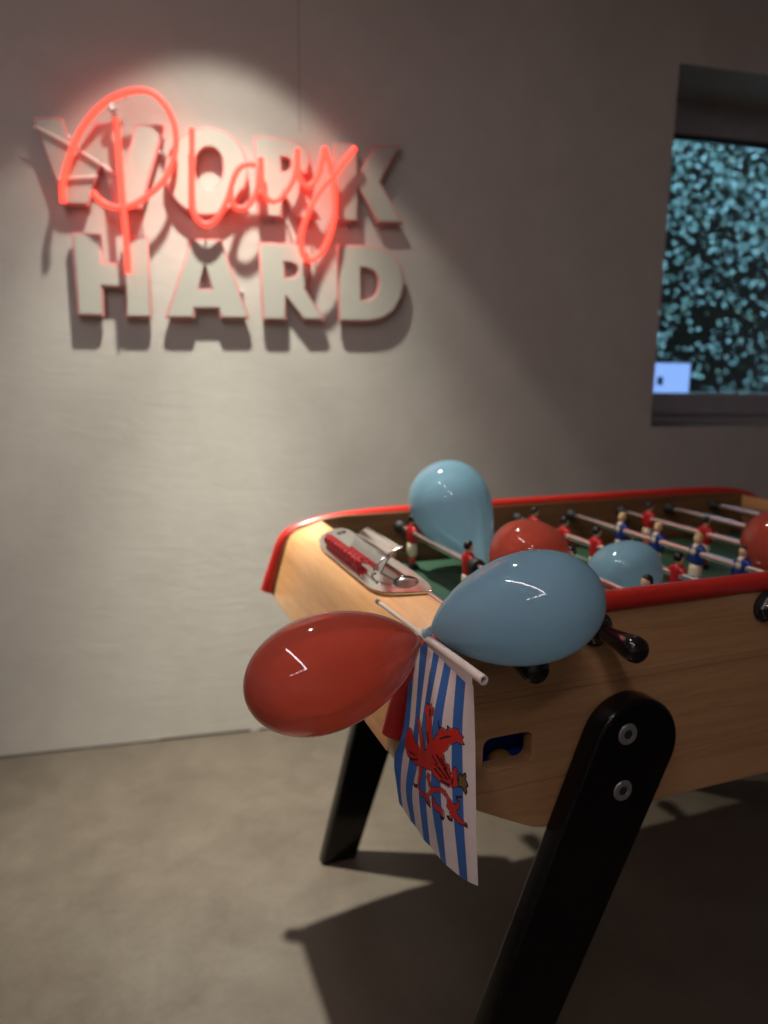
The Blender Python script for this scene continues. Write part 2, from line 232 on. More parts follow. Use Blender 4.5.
def glass_mat():
    m = bpy.data.materials.new('window_glass'); m.use_nodes = True
    nt = m.node_tree; nt.nodes.clear()
    o = nt.nodes.new('ShaderNodeOutputMaterial'); mx = nt.nodes.new('ShaderNodeMixShader')
    t = nt.nodes.new('ShaderNodeBsdfTransparent'); t.inputs[0].default_value = (.86, .93, .95, 1)
    g = nt.nodes.new('ShaderNodeBsdfGlossy'); g.inputs['Roughness'].default_value = .02
    fr = nt.nodes.new('ShaderNodeFresnel'); fr.inputs[0].default_value = 1.45
    nt.links.new(fr.outputs[0], mx.inputs[0]); nt.links.new(t.outputs[0], mx.inputs[1])
    nt.links.new(g.outputs[0], mx.inputs[2]); nt.links.new(mx.outputs[0], o.inputs[0])
    return m
M['glass'] = glass_mat()

# ------------------------------------------------------------------ object helpers
def tag(o, label=None, cat=None, group=None, kind=None):
    for k, v in (('label', label), ('category', cat), ('group', group), ('kind', kind)):
        if v: o[k] = v
    return o
def thing(name, label, cat, loc=(0, 0, 0), group=None, rot=None):
    o = bpy.data.objects.new(name, None); COL.objects.link(o)
    o.location = loc; o.empty_display_size = .05
    if rot is not None: o.rotation_mode = 'QUATERNION'; o.rotation_quaternion = rot
    return tag(o, label, cat, group)
def link(name, me, mat, parent=None, smooth=False, offset=None):
    """me: Mesh or BMesh in world coordinates (or in the parent's frame when offset is False)"""
    if isinstance(me, bmesh.types.BMesh):
        bm = me; me = bpy.data.meshes.new(name); bm.to_mesh(me); bm.free()
    me.name = name
    mats = mat if isinstance(mat, (list, tuple)) else [mat]
    me.materials.clear()
    for mm in mats: me.materials.append(mm)
    if smooth is True:
        me.polygons.foreach_set('use_smooth', [True]*len(me.polygons))
    elif smooth:
        me.polygons.foreach_set('use_smooth', [True]*len(me.polygons))
        try: me.set_sharp_from_angle(angle=smooth)
        except Exception: pass
    o = bpy.data.objects.new(name, me); COL.objects.link(o)
    if parent is not None:
        o.parent = parent
        if offset is not False:
            r = parent; off = Vector((0, 0, 0))
            while r is not None: off += Vector(r.location); r = r.parent
            me.transform(Matrix.Translation(-off))
    return o
def center_origin(o, p):
    """moves the origin of an unparented mesh object to p"""
    o.data.transform(Matrix.Translation(-Vector(p))); o.location = p; return o

def box(bm, lo, hi, mtx=None):
    r = bmesh.ops.create_cube(bm, size=1.0)
    c = [(a+b)/2 for a, b in zip(lo, hi)]; s = [abs(b-a) for a, b in zip(lo, hi)]
    t = Matrix.Translation(c) @ Matrix.Diagonal((*s, 1))
    if mtx is not None: t = mtx @ t
    bmesh.ops.transform(bm, matrix=t, verts=r['verts']); return r['verts']
def boxbm(lo, hi, bev=0, mtx=None, seg=2):
    bm = bmesh.new(); box(bm, lo, hi, mtx)
    if bev: bmesh.ops.bevel(bm, geom=bm.edges[:], offset=bev, segments=seg, affect='EDGES', profile=.5)
    return bm
def lathe(profile, seg=32, mtx=None, cap=True):
    """profile: list of (r, z); axis = local z"""
    bm = bmesh.new(); rings = []
    for r, z in profile:
        if r < 1e-6: rings.append([bm.verts.new((0, 0, z))])
        else: rings.append([bm.verts.new((r*math.cos(2*PI*i/seg), r*math.sin(2*PI*i/seg), z)) for i in range(seg)])
    for a, b in zip(rings, rings[1:]):
        for i in range(seg):
            j = (i+1) % seg
            f = [a[i % len(a)], a[j % len(a)], b[j % len(b)], b[i % len(b)]]
            f = list(dict.fromkeys(f))
            if len(f) > 2: bm.faces.new(f)
    if cap:
        for rg in (rings[0], rings[-1]):
            if len(rg) > 2: bm.faces.new(rg)
    bmesh.ops.recalc_face_normals(bm, faces=bm.faces[:])
    if mtx is not None: bmesh.ops.transform(bm, matrix=mtx, verts=bm.verts[:])
    return bm
def axis_mtx(p, d):
    """local z -> d, origin -> p"""
    d = Vector(d).normalized()
    return Matrix.Translation(p) @ d.to_track_quat('Z', 'Y').to_matrix().to_4x4()
def curve_mesh(cu):
    o = bpy.data.objects.new('tmp', cu); COL.objects.link(o)
    dg = bpy.context.evaluated_depsgraph_get(); dg.update()
    me = bpy.data.meshes.new_from_object(o.evaluated_get(dg))
    bpy.data.objects.remove(o); bpy.data.curves.remove(cu)
    return me
def plate(outlines, half, bevel=0, mtx=None, res=2):
    """filled outline(s) in xy (holes allowed), extruded +-half in z, edges rounded by bevel"""
    cu = bpy.data.curves.new('tmp', 'CURVE'); cu.dimensions = '2D'; cu.fill_mode = 'BOTH'
    cu.extrude = max(half-bevel, 0); cu.bevel_depth = bevel; cu.bevel_resolution = res
    cu.offset = -bevel
    for pts in outlines:
        s = cu.splines.new('POLY'); s.points.add(len(pts)-1); s.use_cyclic_u = True
        for q, pt in zip(s.points, pts): q.co = (pt[0], pt[1], 0, 1)
    me = curve_mesh(cu)
    if mtx is not None: me.transform(mtx)
    return me
def tube(pts, r, radii=None, smooth=True, res=5, cyclic=False, caps=True):
    cu = bpy.data.curves.new('tmp', 'CURVE'); cu.dimensions = '3D'; cu.bevel_depth = r
    cu.bevel_resolution = res; cu.use_fill_caps = caps
    s = cu.splines.new('NURBS' if smooth else 'POLY'); s.points.add(len(pts)-1)
    for i, (q, pt) in enumerate(zip(s.points, pts)):
        q.co = (*pt, 1); q.radius = radii[i] if radii else 1
    if smooth: s.order_u = 3; s.use_endpoint_u = True; s.resolution_u = 6
    s.use_cyclic_u = cyclic
    return curve_mesh(cu)
def join_bm(*bms):
    out = bmesh.new()
    for b in bms:
        me = b
        if isinstance(b, bmesh.types.BMesh):
            me = bpy.data.meshes.new('tmp'); b.to_mesh(me); b.free()
        out.from_mesh(me); bpy.data.meshes.remove(me)
    return out

# ------------------------------------------------------------------ wall frame: u along the back wall, v out of it towards the room, z up
WD = Vector((math.cos(WALL_ANG), math.sin(WALL_ANG), 0)); WN = Vector((-WD.y, WD.x, 0)); W0 = Vector((0, WALL_D, 0))
MW = Matrix(((WD.x, WN.x, 0, W0.x), (WD.y, WN.y, 0, W0.y), (0, 0, 1, 0), (0, 0, 0, 1)))   # local (u, -v, z) -> world
def wp(u, v, z): return W0 + WD*u - WN*v + Vector((0, 0, z))
# a plate drawn in (u, z) standing parallel to the wall, its middle plane v in front of it
def wall_plate_mtx(v): return Matrix.Translation(-WN*v) @ MW @ Matrix(((1, 0, 0, 0), (0, 0, -1, 0), (0, 1, 0, 0), (0, 0, 0, 1)))

# ------------------------------------------------------------------ the room
U0, U1, CEIL, VB = -2.3, 4.4, 2.70, 4.6
WT = .36
HU0, HU1, HZ0, HZ1 = 1.636, 2.86, 1.02, 2.22
def wallbox(bm, u0, u1, v0, v1, z0, z1): box(bm, (u0, v0, z0), (u1, v1, z1))
def room_obj(name, bm, mat):
    o = link(name, bm, mat); o.matrix_world = MW; tag(o, kind='structure'); return o
bm = bmesh.new()
me = plate([[(U0-.2, .0), (U1+.2, .0), (U1+.2, CEIL+.2), (U0-.2, CEIL+.2)], [(HU0, HZ0), (HU0, HZ1), (HU1, HZ1), (HU1, HZ0)]], WT/2)
bm.from_mesh(me); bpy.data.meshes.remove(me)
bmesh.ops.transform(bm, matrix=Matrix.Translation((0, WT/2, 0)) @ Matrix(((1, 0, 0, 0), (0, 0, -1, 0), (0, 1, 0, 0), (0, 0, 0, 1))), verts=bm.verts[:])
room_obj('wall_back', bm, M['wall'])
bm = bmesh.new(); wallbox(bm, U0-.2, U1+.2, -VB-.2, WT, -.2, 0); room_obj('floor', bm, M['floor'])
bm = bmesh.new(); wallbox(bm, U0-.2, U1+.2, -VB-.2, 0, CEIL, CEIL+.2); room_obj('ceiling', bm, M['ceiling'])
bm = bmesh.new(); wallbox(bm, U0-.2, U0, -VB-.2, 0, 0, CEIL); room_obj('wall_left', bm, M['sidewall'])
bm = bmesh.new(); wallbox(bm, U1, U1+.2, -VB-.2, 0, 0, CEIL); room_obj('wall_right', bm, M['sidewall'])
bm = bmesh.new(); wallbox(bm, U0-.2, U1+.2, -VB-.2, -VB, 0, CEIL); room_obj('wall_front', bm, M['sidewall'])
# irregular dark strip painting the shade in the gap between plaster and floor
bm = bmesh.new()
u = U0
while u < U1:
    w = random.uniform(.12, .4)
    wallbox(bm, u, u+w, -.0035*random.uniform(.5, 1), .01, 0.0, random.uniform(.004, .009)); u += w+random.choice((0, 0, .03, .06))
room_obj('baseboard_back', bm, M['joint'])

# window: frame set back in the opening, glass, sill step
FV = .27
win = bmesh.new()
wallbox(win, HU0, HU1, FV-.0, FV+.07, HZ1-.075, HZ1)          # head, outer step
wallbox(win, HU0, HU1, FV-.0, FV+.07, HZ0, HZ0+.035)
wallbox(win, HU0, HU0+.06, FV, FV+.07, HZ0+.035, HZ1-.075)
wallbox(win, HU1-.06, HU1, FV, FV+.07, HZ0+.035, HZ1-.075)
f_out = room_obj('window_1', win, M['grey_frame'])
sash = bmesh.new()
z0, z1 = HZ0+.035, HZ1-.075
wallbox(sash, HU0+.06, HU1-.06, FV-.02, FV+.05, z1-.048, z1)
wallbox(sash, HU0+.06, HU1-.06, FV-.02, FV+.05, z0, z0+.083)
wallbox(sash, HU0+.06, HU0+.13, FV-.02, FV+.05, z0+.083, z1-.048)
wallbox(sash, HU1-.13, HU1-.06, FV-.02, FV+.05, z0+.083, z1-.048)
s = link('sash', sash, M['grey_frame'], f_out, offset=False)
gk = bmesh.new()
wallbox(gk, HU0+.13, HU1-.13, FV-.012, FV+.02, z1-.056, z1-.048)
link('glazing_gasket', gk, M['rubber'], f_out, offset=False)
pane = bmesh.new(); wallbox(pane, HU0+.13, HU1-.13, FV+.012, FV+.018, z0+.083, z1-.048)
link('glass_pane', pane, M['glass'], f_out, offset=False)

# outside: planted bank and an unseen upper wall added to darken the lower leaves
bm = bmesh.new(); wallbox(bm, U0, U1+2, WT, WT+3.2, -.2, .55); room_obj('exterior_ground', bm, M['soil'])
bm = bmesh.new(); wallbox(bm, U0, U1+2, WT+1.9, WT+2.3, .0, 3.0); room_obj('exterior_bank', bm, M['soil'])
bm = bmesh.new(); wallbox(bm, U0-.2, U1+2, 0.0, WT, CEIL+.2, 3.05); room_obj('exterior_upper_wall', bm, M['render_ext'])
def leaf_cloud():
    vs, fs = [], []
    rnd = random.Random(3)
    for i in range(20000):
        u = rnd.uniform(1.3, 5.2); z = .5+2.75*rnd.random()**.8
        h = min(1, max(0, (z-1.35)/1.5)); h = h*h*(3-2*h)
        if rnd.random() > .3+.7*h: continue
        v = WT + 1.70 - .85*h + rnd.uniform(-.2, .2) + .15*math.sin(u*4.1+z*2.3)*math.sin(z*5.2-u) + .08*math.sin(u*11+z*3)*math.sin(z*13+u*2)
        s = rnd.uniform(.008, .022)
        n = Vector((rnd.gauss(0, .7), -1+rnd.gauss(0, .5), rnd.gauss(.6, .8))).normalized()
        a = n.cross(Vector((rnd.gauss(0, 1), rnd.gauss(0, 1), rnd.gauss(0, 1)))).normalized(); b = n.cross(a)
        c = Vector((u, v, z)); k = len(vs)
        fold = n*s*.25
        for p_ in (c-a*s, c-a*s*.3+b*s*.62+fold, c+a*s*.5+b*s*.5+fold, c+a*s*1.15, c+a*s*.5-b*s*.5+fold, c-a*s*.3-b*s*.62+fold):
            vs.append(p_)
        fs += [(k, k+3, k+2, k+1), (k, k+5, k+4, k+3)]
    me = bpy.data.meshes.new('hedge_foliage'); me.from_pydata([tuple(v) for v in vs], [], fs); return me
hedge = link('hedge_foliage', leaf_cloud(), M['leaf']); hedge.matrix_world = MW
tag(hedge, 'dense ivy leaves growing on the bank outside the window', 'foliage', kind='stuff')

# paper card in the lower left of the window, daylight put in as glow
card = thing('lit_display', 'small glowing pale blue display behind the lower left corner of the window', 'display', wp(1.79, -(FV+.075), HZ0+.14))
def wbox_bm(u0, u1, v0, v1, z0, z1): return boxbm((u0, v0, z0), (u1, v1, z1), 0, MW)

DV = WT-.02
bb = boxbm((HU0+.185, DV, 1.125), (HU0+.402, DV+.02, 1.262), .002, MW)
link('casing', bb, M['rubber'], card)
link('screen', wbox_bm(HU0+.19, HU0+.397, DV-.004, DV-.0005, 1.132, 1.257), M['screen'], card)
link('screen_mark', wbox_bm(HU0+.245, HU0+.272, DV-.005, DV-.0045, 1.168, 1.202), M['screen_mark'], card)


# ------------------------------------------------------------------ sign letters on the wall
LT = .018; LF = .034
letter_info = [('W', 'white board letter W, first letter of the upper row, crossed by a pale cable'),
               ('O', 'round white board letter O in the upper row behind the neon'),
               ('R', 'white board letter R in the upper row left of the K, mostly behind the neon'),
               ('K', 'white board letter K ending the upper row, red glow on its stem'),
               ('H', 'white board letter H, first letter of the lower row'),
               ('A', 'white board letter A in the lower row between H and R'),
               ('RB', 'white board letter R in the lower row just left of the D'),
               ('D', 'white rounded board letter D ending the lower row')]
def shrink(poly, d):
    """insets a simple polygon by d (outer) or grows it (d < 0)"""
    n = len(poly); ar = sum(poly[i][0]*poly[(i+1) % n][1]-poly[(i+1) % n][0]*poly[i][1] for i in range(n))
    sg = 1 if ar > 0 else -1; out = []
    for i in range(n):
        p0, p1, p2 = Vector(poly[i-1]), Vector(poly[i]), Vector(poly[(i+1) % n])
        e1 = (p1-p0).normalized(); e2 = (p2-p1).normalized()
        n1 = Vector((-e1.y, e1.x))*sg; n2 = Vector((-e2.y, e2.x))*sg
        m = (n1+n2); m = m/max(m.dot(n1), .45) if m.length > 1e-6 else n1
        out.append(tuple(p1+m*d))
    return out
for key, lab in letter_info:
    polys = LETTERS[key]
    us = [q[0] for q in polys[0]]; zs = [q[1] for q in polys[0]]
    t = thing('letter_sign', lab, 'letter', wp(sum(us)/len(us), LF-LT, min(zs)), 'white board letters of the wall lettering')
    link('letter_body', plate(polys, LT/2-.002, .001, wall_plate_mtx(LF-LT/2-.002)), M['edge'], t)
    face = [shrink(polys[0], .006)]+[shrink(h, -.004) for h in polys[1:]]
    link('letter_face', plate(face, .002, .0006, wall_plate_mtx(LF-.002)), M['face_white'], t)
    c1 = LETTERS_PINS[key]
    for (pu, pz) in c1:
        link('standoff', lathe([(.006, -.001), (.006, LF-LT-.0035)], 14, axis_mtx(wp(pu, 0, pz), -WN)), M['steel'], t)

# neon script
neon_off = .066
neon = thing('neon_sign', 'glowing red neon script reading Play across the white letters', 'neon sign', wp(.2, neon_off, 1.5))
for pts in NEON:
    link('neon_tube', tube([wp(u, neon_off, z) for u, z in pts], .0080), M['neon'], neon, True)
for (u, z) in ((NEON[1][0][0]-.008, NEON[1][0][1]+.026),):
    link('tube_support', lathe([(.007, 0), (.007, neon_off-.018), (.011, neon_off-.014), (.012, neon_off-.004), (.011, neon_off+.008), (.006, neon_off+.012), (0, neon_off+.012)], 18, axis_mtx(wp(u, .001, z), -WN), False), M['clear'], neon, .6)
for (u, z) in (NEON[0][10], NEON[0][24], NEON[2][6], NEON[4][6], NEON[6][14]):
    link('tube_support', lathe([(.003, 0), (.003, neon_off-LF-.006)], 10, axis_mtx(wp(u, LF-.001, z), -WN)), M['clear'], neon, .6)
for pts in WIRES:
    link('cable', tube([wp(u, LF+.006, z) for u, z in pts], .0034), M['wire'], neon, True)

# ------------------------------------------------------------------ football table
XC = .797
TB = Vector((XC, W/2, 0))
tab = thing('football_table', 'beech football table with red rails and black slanted legs', 'football table', tuple(TB))
def mirx(pts): return [(2*XC-x, *r) for x, *r in pts]
# side panel outline in (x, z)
nose = [(.128, .845), (.118, .822), (.108, .789), (.100, .757), (.099, .742), (.101, .727), (.111, .714)]
low = [(.150, .682), (.220, .631), (.274, .603), (.292, .594), (.305, .588), (.322, .584), (.345, .583)]
top = [(.255, .893), (.219, .889), (.186, .882), (.164, .877), (.148, .869), (.137, .858)]
left = top+nose+low
outline = left+[tuple(q) for q in reversed(mirx(left))]
hx0, hx1, hz0, hz1, hr = .2235, .2975, .686, .731, .012
def rrect(x0, x1, y0, y1, r, n=6):
    o = []
    for cx, cy, a0 in ((x1-r, y1-r, 0), (x0+r, y1-r, 90), (x0+r, y0+r, 180), (x1-r, y0+r, 270)):
        for i in range(n+1):
            a = math.radians(a0+90*i/n); o.append((cx+r*math.cos(a), cy+r*math.sin(a)))
    return o
def xz_mtx(y): return Matrix(((1, 0, 0, 0), (0, 0, -1, y), (0, 1, 0, 0), (0, 0, 0, 1)))
PT = .012
near_panel = link('side_panel', plate([outline, rrect(hx0, hx1, hz0, hz1, hr)], PT, .0015, xz_mtx(.005)), M['panel'], tab)
far_panel = link('side_panel', plate([outline], PT, .0015, xz_mtx(W-.005)), M['inner'], tab)
# red rails following the panel edge
rl = [(.09, .735), (.0925, .742), (.099, .764), (.108, .789), (.117, .819), (.126, .845), (.137, .861), (.148, .869), (.164, .877), (.186, .883), (.219, .890), (.27, .895), (.36, .899)]
rr = [(x, z-.003) for x, z in reversed(mirx(rl[2:]))]
rl = [(x, z-.003*min(1, max(0, (x-.1)/.05))) for x, z in rl]
for y in (0.0, W):
    pts = [(x, y, z-(.0075*min(1, max(0, (x-.1)/.06))*max(0, 1-(x-.16)/1.1) if y else 0)) for x, z in (rl if y else [(.1005, .758), (.1025, .7655)]+rl[3:])]+[(XC, y, .897-(.0032 if y else 0))]+[(x, y, z) for x, z in rr]
    link('red_rail', tube(pts, .0147, smooth=True, res=6), M['red_trim'], tab, .9)
# end boards: ledge, rounded nose, slanted face
def end_board(flip):
    pr = [(.2065, .8842), (.186, .8784), (.166, .8722), (.150, .8658), (.139, .857), (.1315, .845), (.125, .824), (.1145, .788), (.104, .748), (.0995, .727)]
    inn = [(.118, .720), (.126, .745), (.140, .80), (.150, .830), (.165, .845), (.190, .85), (.205, .852)]
    poly = pr+inn
    if flip: poly = [(2*XC-x, z) for x, z in poly]
    return plate([poly], (W-.035)/2, .001, xz_mtx(W/2))
for fl in (False, True):
    link('end_board', end_board(fl), M['board'], tab, .5)
def slab(x0, z0, x1, z1, th, mat, name):
    d = Vector((x1-x0, 0, z1-z0)); L = d.length
    mt = Matrix.Translation((x0, W/2, z0)) @ Matrix.Rotation(-math.atan2(d.z, d.x), 4, 'Y')
    return link(name, boxbm((0, -W/2+.022, 0), (L, W/2-.022, th), 0, mt), mat, tab)
slab(.112, .718, .30, .594, .012, M['panel'], 'under_board'); slab(2*XC-.30, .594, 2*XC-.112, .718, .012, M['panel'], 'under_board')
link('bottom_board', boxbm((.30, .022, .586), (2*XC-.30, W-.022, .600)), M['panel'], tab)
# inside end walls and liners, pitch
for x0, x1 in ((.1955, .2075), (2*XC-.2075, 2*XC-.1955)):
    link('inner_end_wall', boxbm((x0, .022, .765), (x1, W-.022, .853)), M['inner'], tab)
FZ = .782
link('pitch', boxbm((.208, .0215, FZ-.012), (2*XC-.208, W-.0215, FZ)), M['field'], tab)
ln = bmesh.new()
box(ln, (XC-.002, .03, FZ), (XC+.002, W-.03, FZ+.0006))
link('pitch_line', ln, M['line'], tab)
cir = plate([[(XC+.1*math.cos(a*PI/24), W/2+.1*math.sin(a*PI/24)) for a in range(48)], [(XC+.096*math.cos(a*PI/24), W/2+.096*math.sin(a*PI/24)) for a in range(48)]], .0004, 0, Matrix.Translation((0, 0, FZ+.0004)))
link('pitch_line', cir, M['line'], tab)
# ball return behind the opening
tr = bmesh.new()
box(tr, (.20, .066, .637), (.345, .072, .755)); box(tr, (.20, .017, .637), (.345, .072, .6425)); box(tr, (.20, .017, .755), (.345, .072, .760))
box(tr, (.200, .017, .6425), (.204, .066, .755)); box(tr, (.341, .017, .6425), (.345, .066, .755))
link('ball_tray', tr, M['bluebox'], tab)
bl = link('football', lathe([(.0175*math.sin(a*PI/16), -.0175*math.cos(a*PI/16)) for a in range(17)], 28, Matrix.Translation((.281, .046, .6610)), False), M['ball'], None, True)
center_origin(bl, (.281, .046, .6610))
tag(bl, 'yellowish football lying in the blue tray behind the hole in the side panel', 'ball')

# legs: slanted slabs with rounded heads, each with two bolts
def leg_outline(head_c, head_r, lf, rf):
    """head circle; lf, rf = (x, z) of the two foot corners"""
    hx, hz = head_c; pts = []
    def tangent(foot, side):
        d = Vector((foot[0]-hx, foot[1]-hz)); L = d.length; a = math.atan2(d.y, d.x); b = math.acos(head_r/L)
        an = a+side*b; return an
    aL = tangent(lf, -1); aR = tangent(rf, 1)
    while aL < aR: aL += 2*PI
    n = 20
    for i in range(n+1):
        a = aR+(aL-aR)*i/n; pts.append((hx+head_r*math.cos(a), hz+head_r*math.sin(a)))
    pts += [lf, rf]
    return pts
LEGT = .018
def leg(outl, y, bolts, out, splay=0):
    lg = link('leg', plate([outl], LEGT, .006, xz_mtx(y), 3), M['black'], tab, .7)
    if splay:
        for v in lg.data.vertices: v.co.y += splay*max(0, .62-v.co.z)
    for bx, bz in bolts:
        bo = link('bolt', lathe([(.0, .0), (.0145, 0), (.0150, .001), (.0138, .0026), (.0080, .0030), (.0074, .0012), (0, .0012)], 28, axis_mtx((bx, y+out*(LEGT-.0005), bz), (0, out, 0)), False), M['bolt'], lg, .6)
        link('bolt_socket', lathe([(0, 0), (.0070, 0)], 6, axis_mtx((bx, y+out*(LEGT+.0016), bz), (0, out, 0)), False), M['hole'], lg)
YN = -.009-LEGT; YF = W+.009+LEGT
near_out = leg_outline((.437, .700), .069, (.105, 0), (.208, 0))
far_out = leg_outline((.440, .700), .068, (.224, 0), (.312, 0))
leg(near_out, YN, [(.419, .7235), (.418, .6415)], -1)
leg(far_out, YF, [(.440, .715), (.440, .635)], 1, .075)
leg([(2*XC-x, z) for x, z in reversed(near_out)], YN, [(2*XC-.419, .7235), (2*XC-.418, .6415)], -1)
leg([(2*XC-x, z) for x, z in reversed(far_out)], YF, [(2*XC-.44, .715), (2*XC-.44, .635)], 1, .075)

# bushings: chrome nut and black collar where a rod leaves the near panel, black inside far panel
RODS = [.235, .385, .535, .685, .835, .985, 1.135, 1.285]
NEAR = {0, 2-1, 3, 5}                       # rods whose grips are on the near side
for i, x in enumerate(RODS):
    near = i in NEAR
    yo, d = (-.009, -1) if near else (W+.009, 1)
    link('bushing', lathe([(.0135, 0), (.0235, 0), (.0235, .003), (.0205, .005), (.0165, .006), (.0095, .006)], 32, axis_mtx((x, yo, ROD_Z), (0, d, 0)), False), M['rubber'], tab, .6)
    b2 = link('bushing_nut', lathe([(.019, .000), (.019, .005), (.0172, .0065), (.0088, .0068)], 6, axis_mtx((x, yo+d*.004, ROD_Z), (0, d, 0)), False), M['darkchrome'], tab)
    yi, d2 = (W-.021, -1) if near else (.021, 1)
    if i: link('inner_bushing', lathe([(.0, 0), (.0135, 0), (.0135, .005), (.0108, .009), (.0108, .022), (.0080, .023)], 24, axis_mtx((x, yi, ROD_Z), (0, d2, 0)), False), M['rubber'], tab, .6)
    yi, d2 = (.021, 1) if near else (W-.021, -1)
    link('inner_bushing', lathe([(.0, 0), (.0135, 0), (.0135, .005), (.0108, .009), (.0108, .022), (.0080, .023)], 24, axis_mtx((x, yi, ROD_Z), (0, d2, 0)), False), M['rubber'], tab, .6)

# score counter screwed on the near end ledge
SL = .27
def sp(x, y, h=0.0):
    n = Vector((-SL, 0, 1)).normalized()
    return Vector((x, y, .8852+SL*(x-.2065)))+n*h
def scorer():
    # plate with pointed ends, an oval cup and a round screw hole, in local (x', y) on the sloping ledge
    def P(x, y): return ((x-.2065)*math.sqrt(1+SL*SL), y)
    out = [P(.2235, .215), P(.2235, .505), P(.2225, .545), P(.217, .572), P(.205, .582), P(.188, .580), P(.172, .567), P(.161, .545), P(.1555, .515), P(.152, .48), P(.1515, .235), P(.154, .212), P(.160, .192), P(.170, .174), P(.202, .140), P(.211, .136), P(.2165, .142), P(.2205, .165)]
    def ell(cx, cy, a, b, n=28): return [P(cx+a*math.cos(2*PI*i/n), cy+b*math.sin(2*PI*i/n)) for i in range(n)]
    cup_o = ell(.1985, .197, .0165, .027); hole_o = ell(.2065, .543, .0085, .0115)
    rt = Matrix.Translation((.2065, 0, .8852)) @ Matrix.Rotation(-math.atan(SL), 4, 'Y')
    sc = link('score_counter', plate([out, cup_o, hole_o], .0021, .0012, rt @ Matrix.Translation((0, 0, .0026))), M['chrome'], tab, .5)
    sc['label'] = 'chrome score counter with red rings'
    for (cx, cy, a, b, nm) in ((.1985, .197, .0165, .027, 'cup'), (.2065, .543, .0085, .0115, 'screw_hole')):
        bm = bmesh.new(); rings = []
        for k, (s, h) in enumerate(((1.0, .0030), (1.0, .0022), (.92, .0012), (.6, .0006))):
            rings.append([bm.verts.new(rt @ Vector((*P(cx+a*s*math.cos(2*PI*i/28), cy+b*s*math.sin(2*PI*i/28)), h))) for i in range(28)])
        for r0, r1 in zip(rings, rings[1:]):
            for i in range(28): bm.faces.new((r0[i], r0[(i+1) % 28], r1[(i+1) % 28], r1[i]))
        bm.faces.new(rings[-1]); link(nm, bm, M['darkchrome'] if nm == 'cup' else M['hole'], sc, .6)
    # curved shield standing behind the rings: arc section in (x', h), swept along y
    arc = [(.1815, .0035), (.1845, .0065), (.1885, .0105), (.1935, .0165), (.1995, .0225), (.2065, .0275), (.2145, .0310), (.2225, .0330), (.2275, .0335)]
    bm = bmesh.new(); rows = []
    for y in np.linspace(.266, .428, 12):
        o = [sp(x, y, h) for x, h in arc]; i_ = [sp(x+.0008, y, h-.0022) for x, h in arc]
        rows.append([bm.verts.new(v) for v in o+list(reversed(i_))])
    n = len(rows[0])
    for r0, r1 in zip(rows, rows[1:]):
        for k in range(n): bm.faces.new((r0[k], r0[(k+1) % n], r1[(k+1) % n], r1[k]))
    bm.faces.new(rows[0]); bm.faces.new(list(reversed(rows[-1])))
    bmesh.ops.recalc_face_normals(bm, faces=bm.faces[:])
    link('shield', bm, M['chrome'], sc, .6)
    link('shield_edge', tube([sp(x, .264, h) for x, h in ((.1695, .002), (.1698, .008), (.1735, .0145), (.180, .0205), (.189, .0258), (.200, .0298), (.2135, .0328), (.2275, .0338))], .0017), M['chrome'], sc, True)
    zr = .0125; xr = .1715
    link('ring_rod', tube([sp(xr, .252, zr), sp(xr, .528, zr)], .0022, smooth=False), M['chrome'], sc, True)
    for y in (.528,):
        link('rod_bracket', boxbm((xr-.0022, y-.0012, 0), (xr+.0045, y+.0012, .0150), .0008, Matrix.Translation((0, 0, .8852+SL*(xr-.2065)+.002))), M['chrome'], sc)
    for k in range(10):
        y = .326+k*.0195
        link('counting_ring', lathe([(.0025, -.0088), (.0052, -.0086), (.0058, -.0062), (.0092, -.0040), (.0104, 0), (.0092, .0040), (.0058, .0062), (.0052, .0086), (.0025, .0088)], 20, axis_mtx(sp(xr, y, zr-.0005), (0, 1, 0))), M['red_bead'], sc, .7)
scorer()

# ------------------------------------------------------------------ player rods (rod + men + grip move together)
def loft(sections, n=14, exp=2.6):
    """sections: (z, cx, cy, rx, ry)"""
    bm = bmesh.new(); rings = []
    for z, cx, cy, rx, ry in sections:
        rg = []
        for i in range(n):
            a = 2*PI*i/n; c, s_ = math.cos(a), math.sin(a)
            rg.append(bm.verts.new((cx+rx*math.copysign(abs(c)**(2/exp), c), cy+ry*math.copysign(abs(s_)**(2/exp), s_), z)))
        rings.append(rg)
    for r0, r1 in zip(rings, rings[1:]):
        for i in range(n): bm.faces.new((r0[i], r0[(i+1) % n], r1[(i+1) % n], r1[i]))
    bm.faces.new(list(reversed(rings[0]))); bm.faces.new(rings[-1]); return bm
def mesh_of(bm, name, mat):
    me = bpy.data.meshes.new(name); bm.to_mesh(me); bm.free(); me.materials.append(mat)
    me.polygons.foreach_set('use_smooth', [True]*len(me.polygons)); return me
MAN = {}
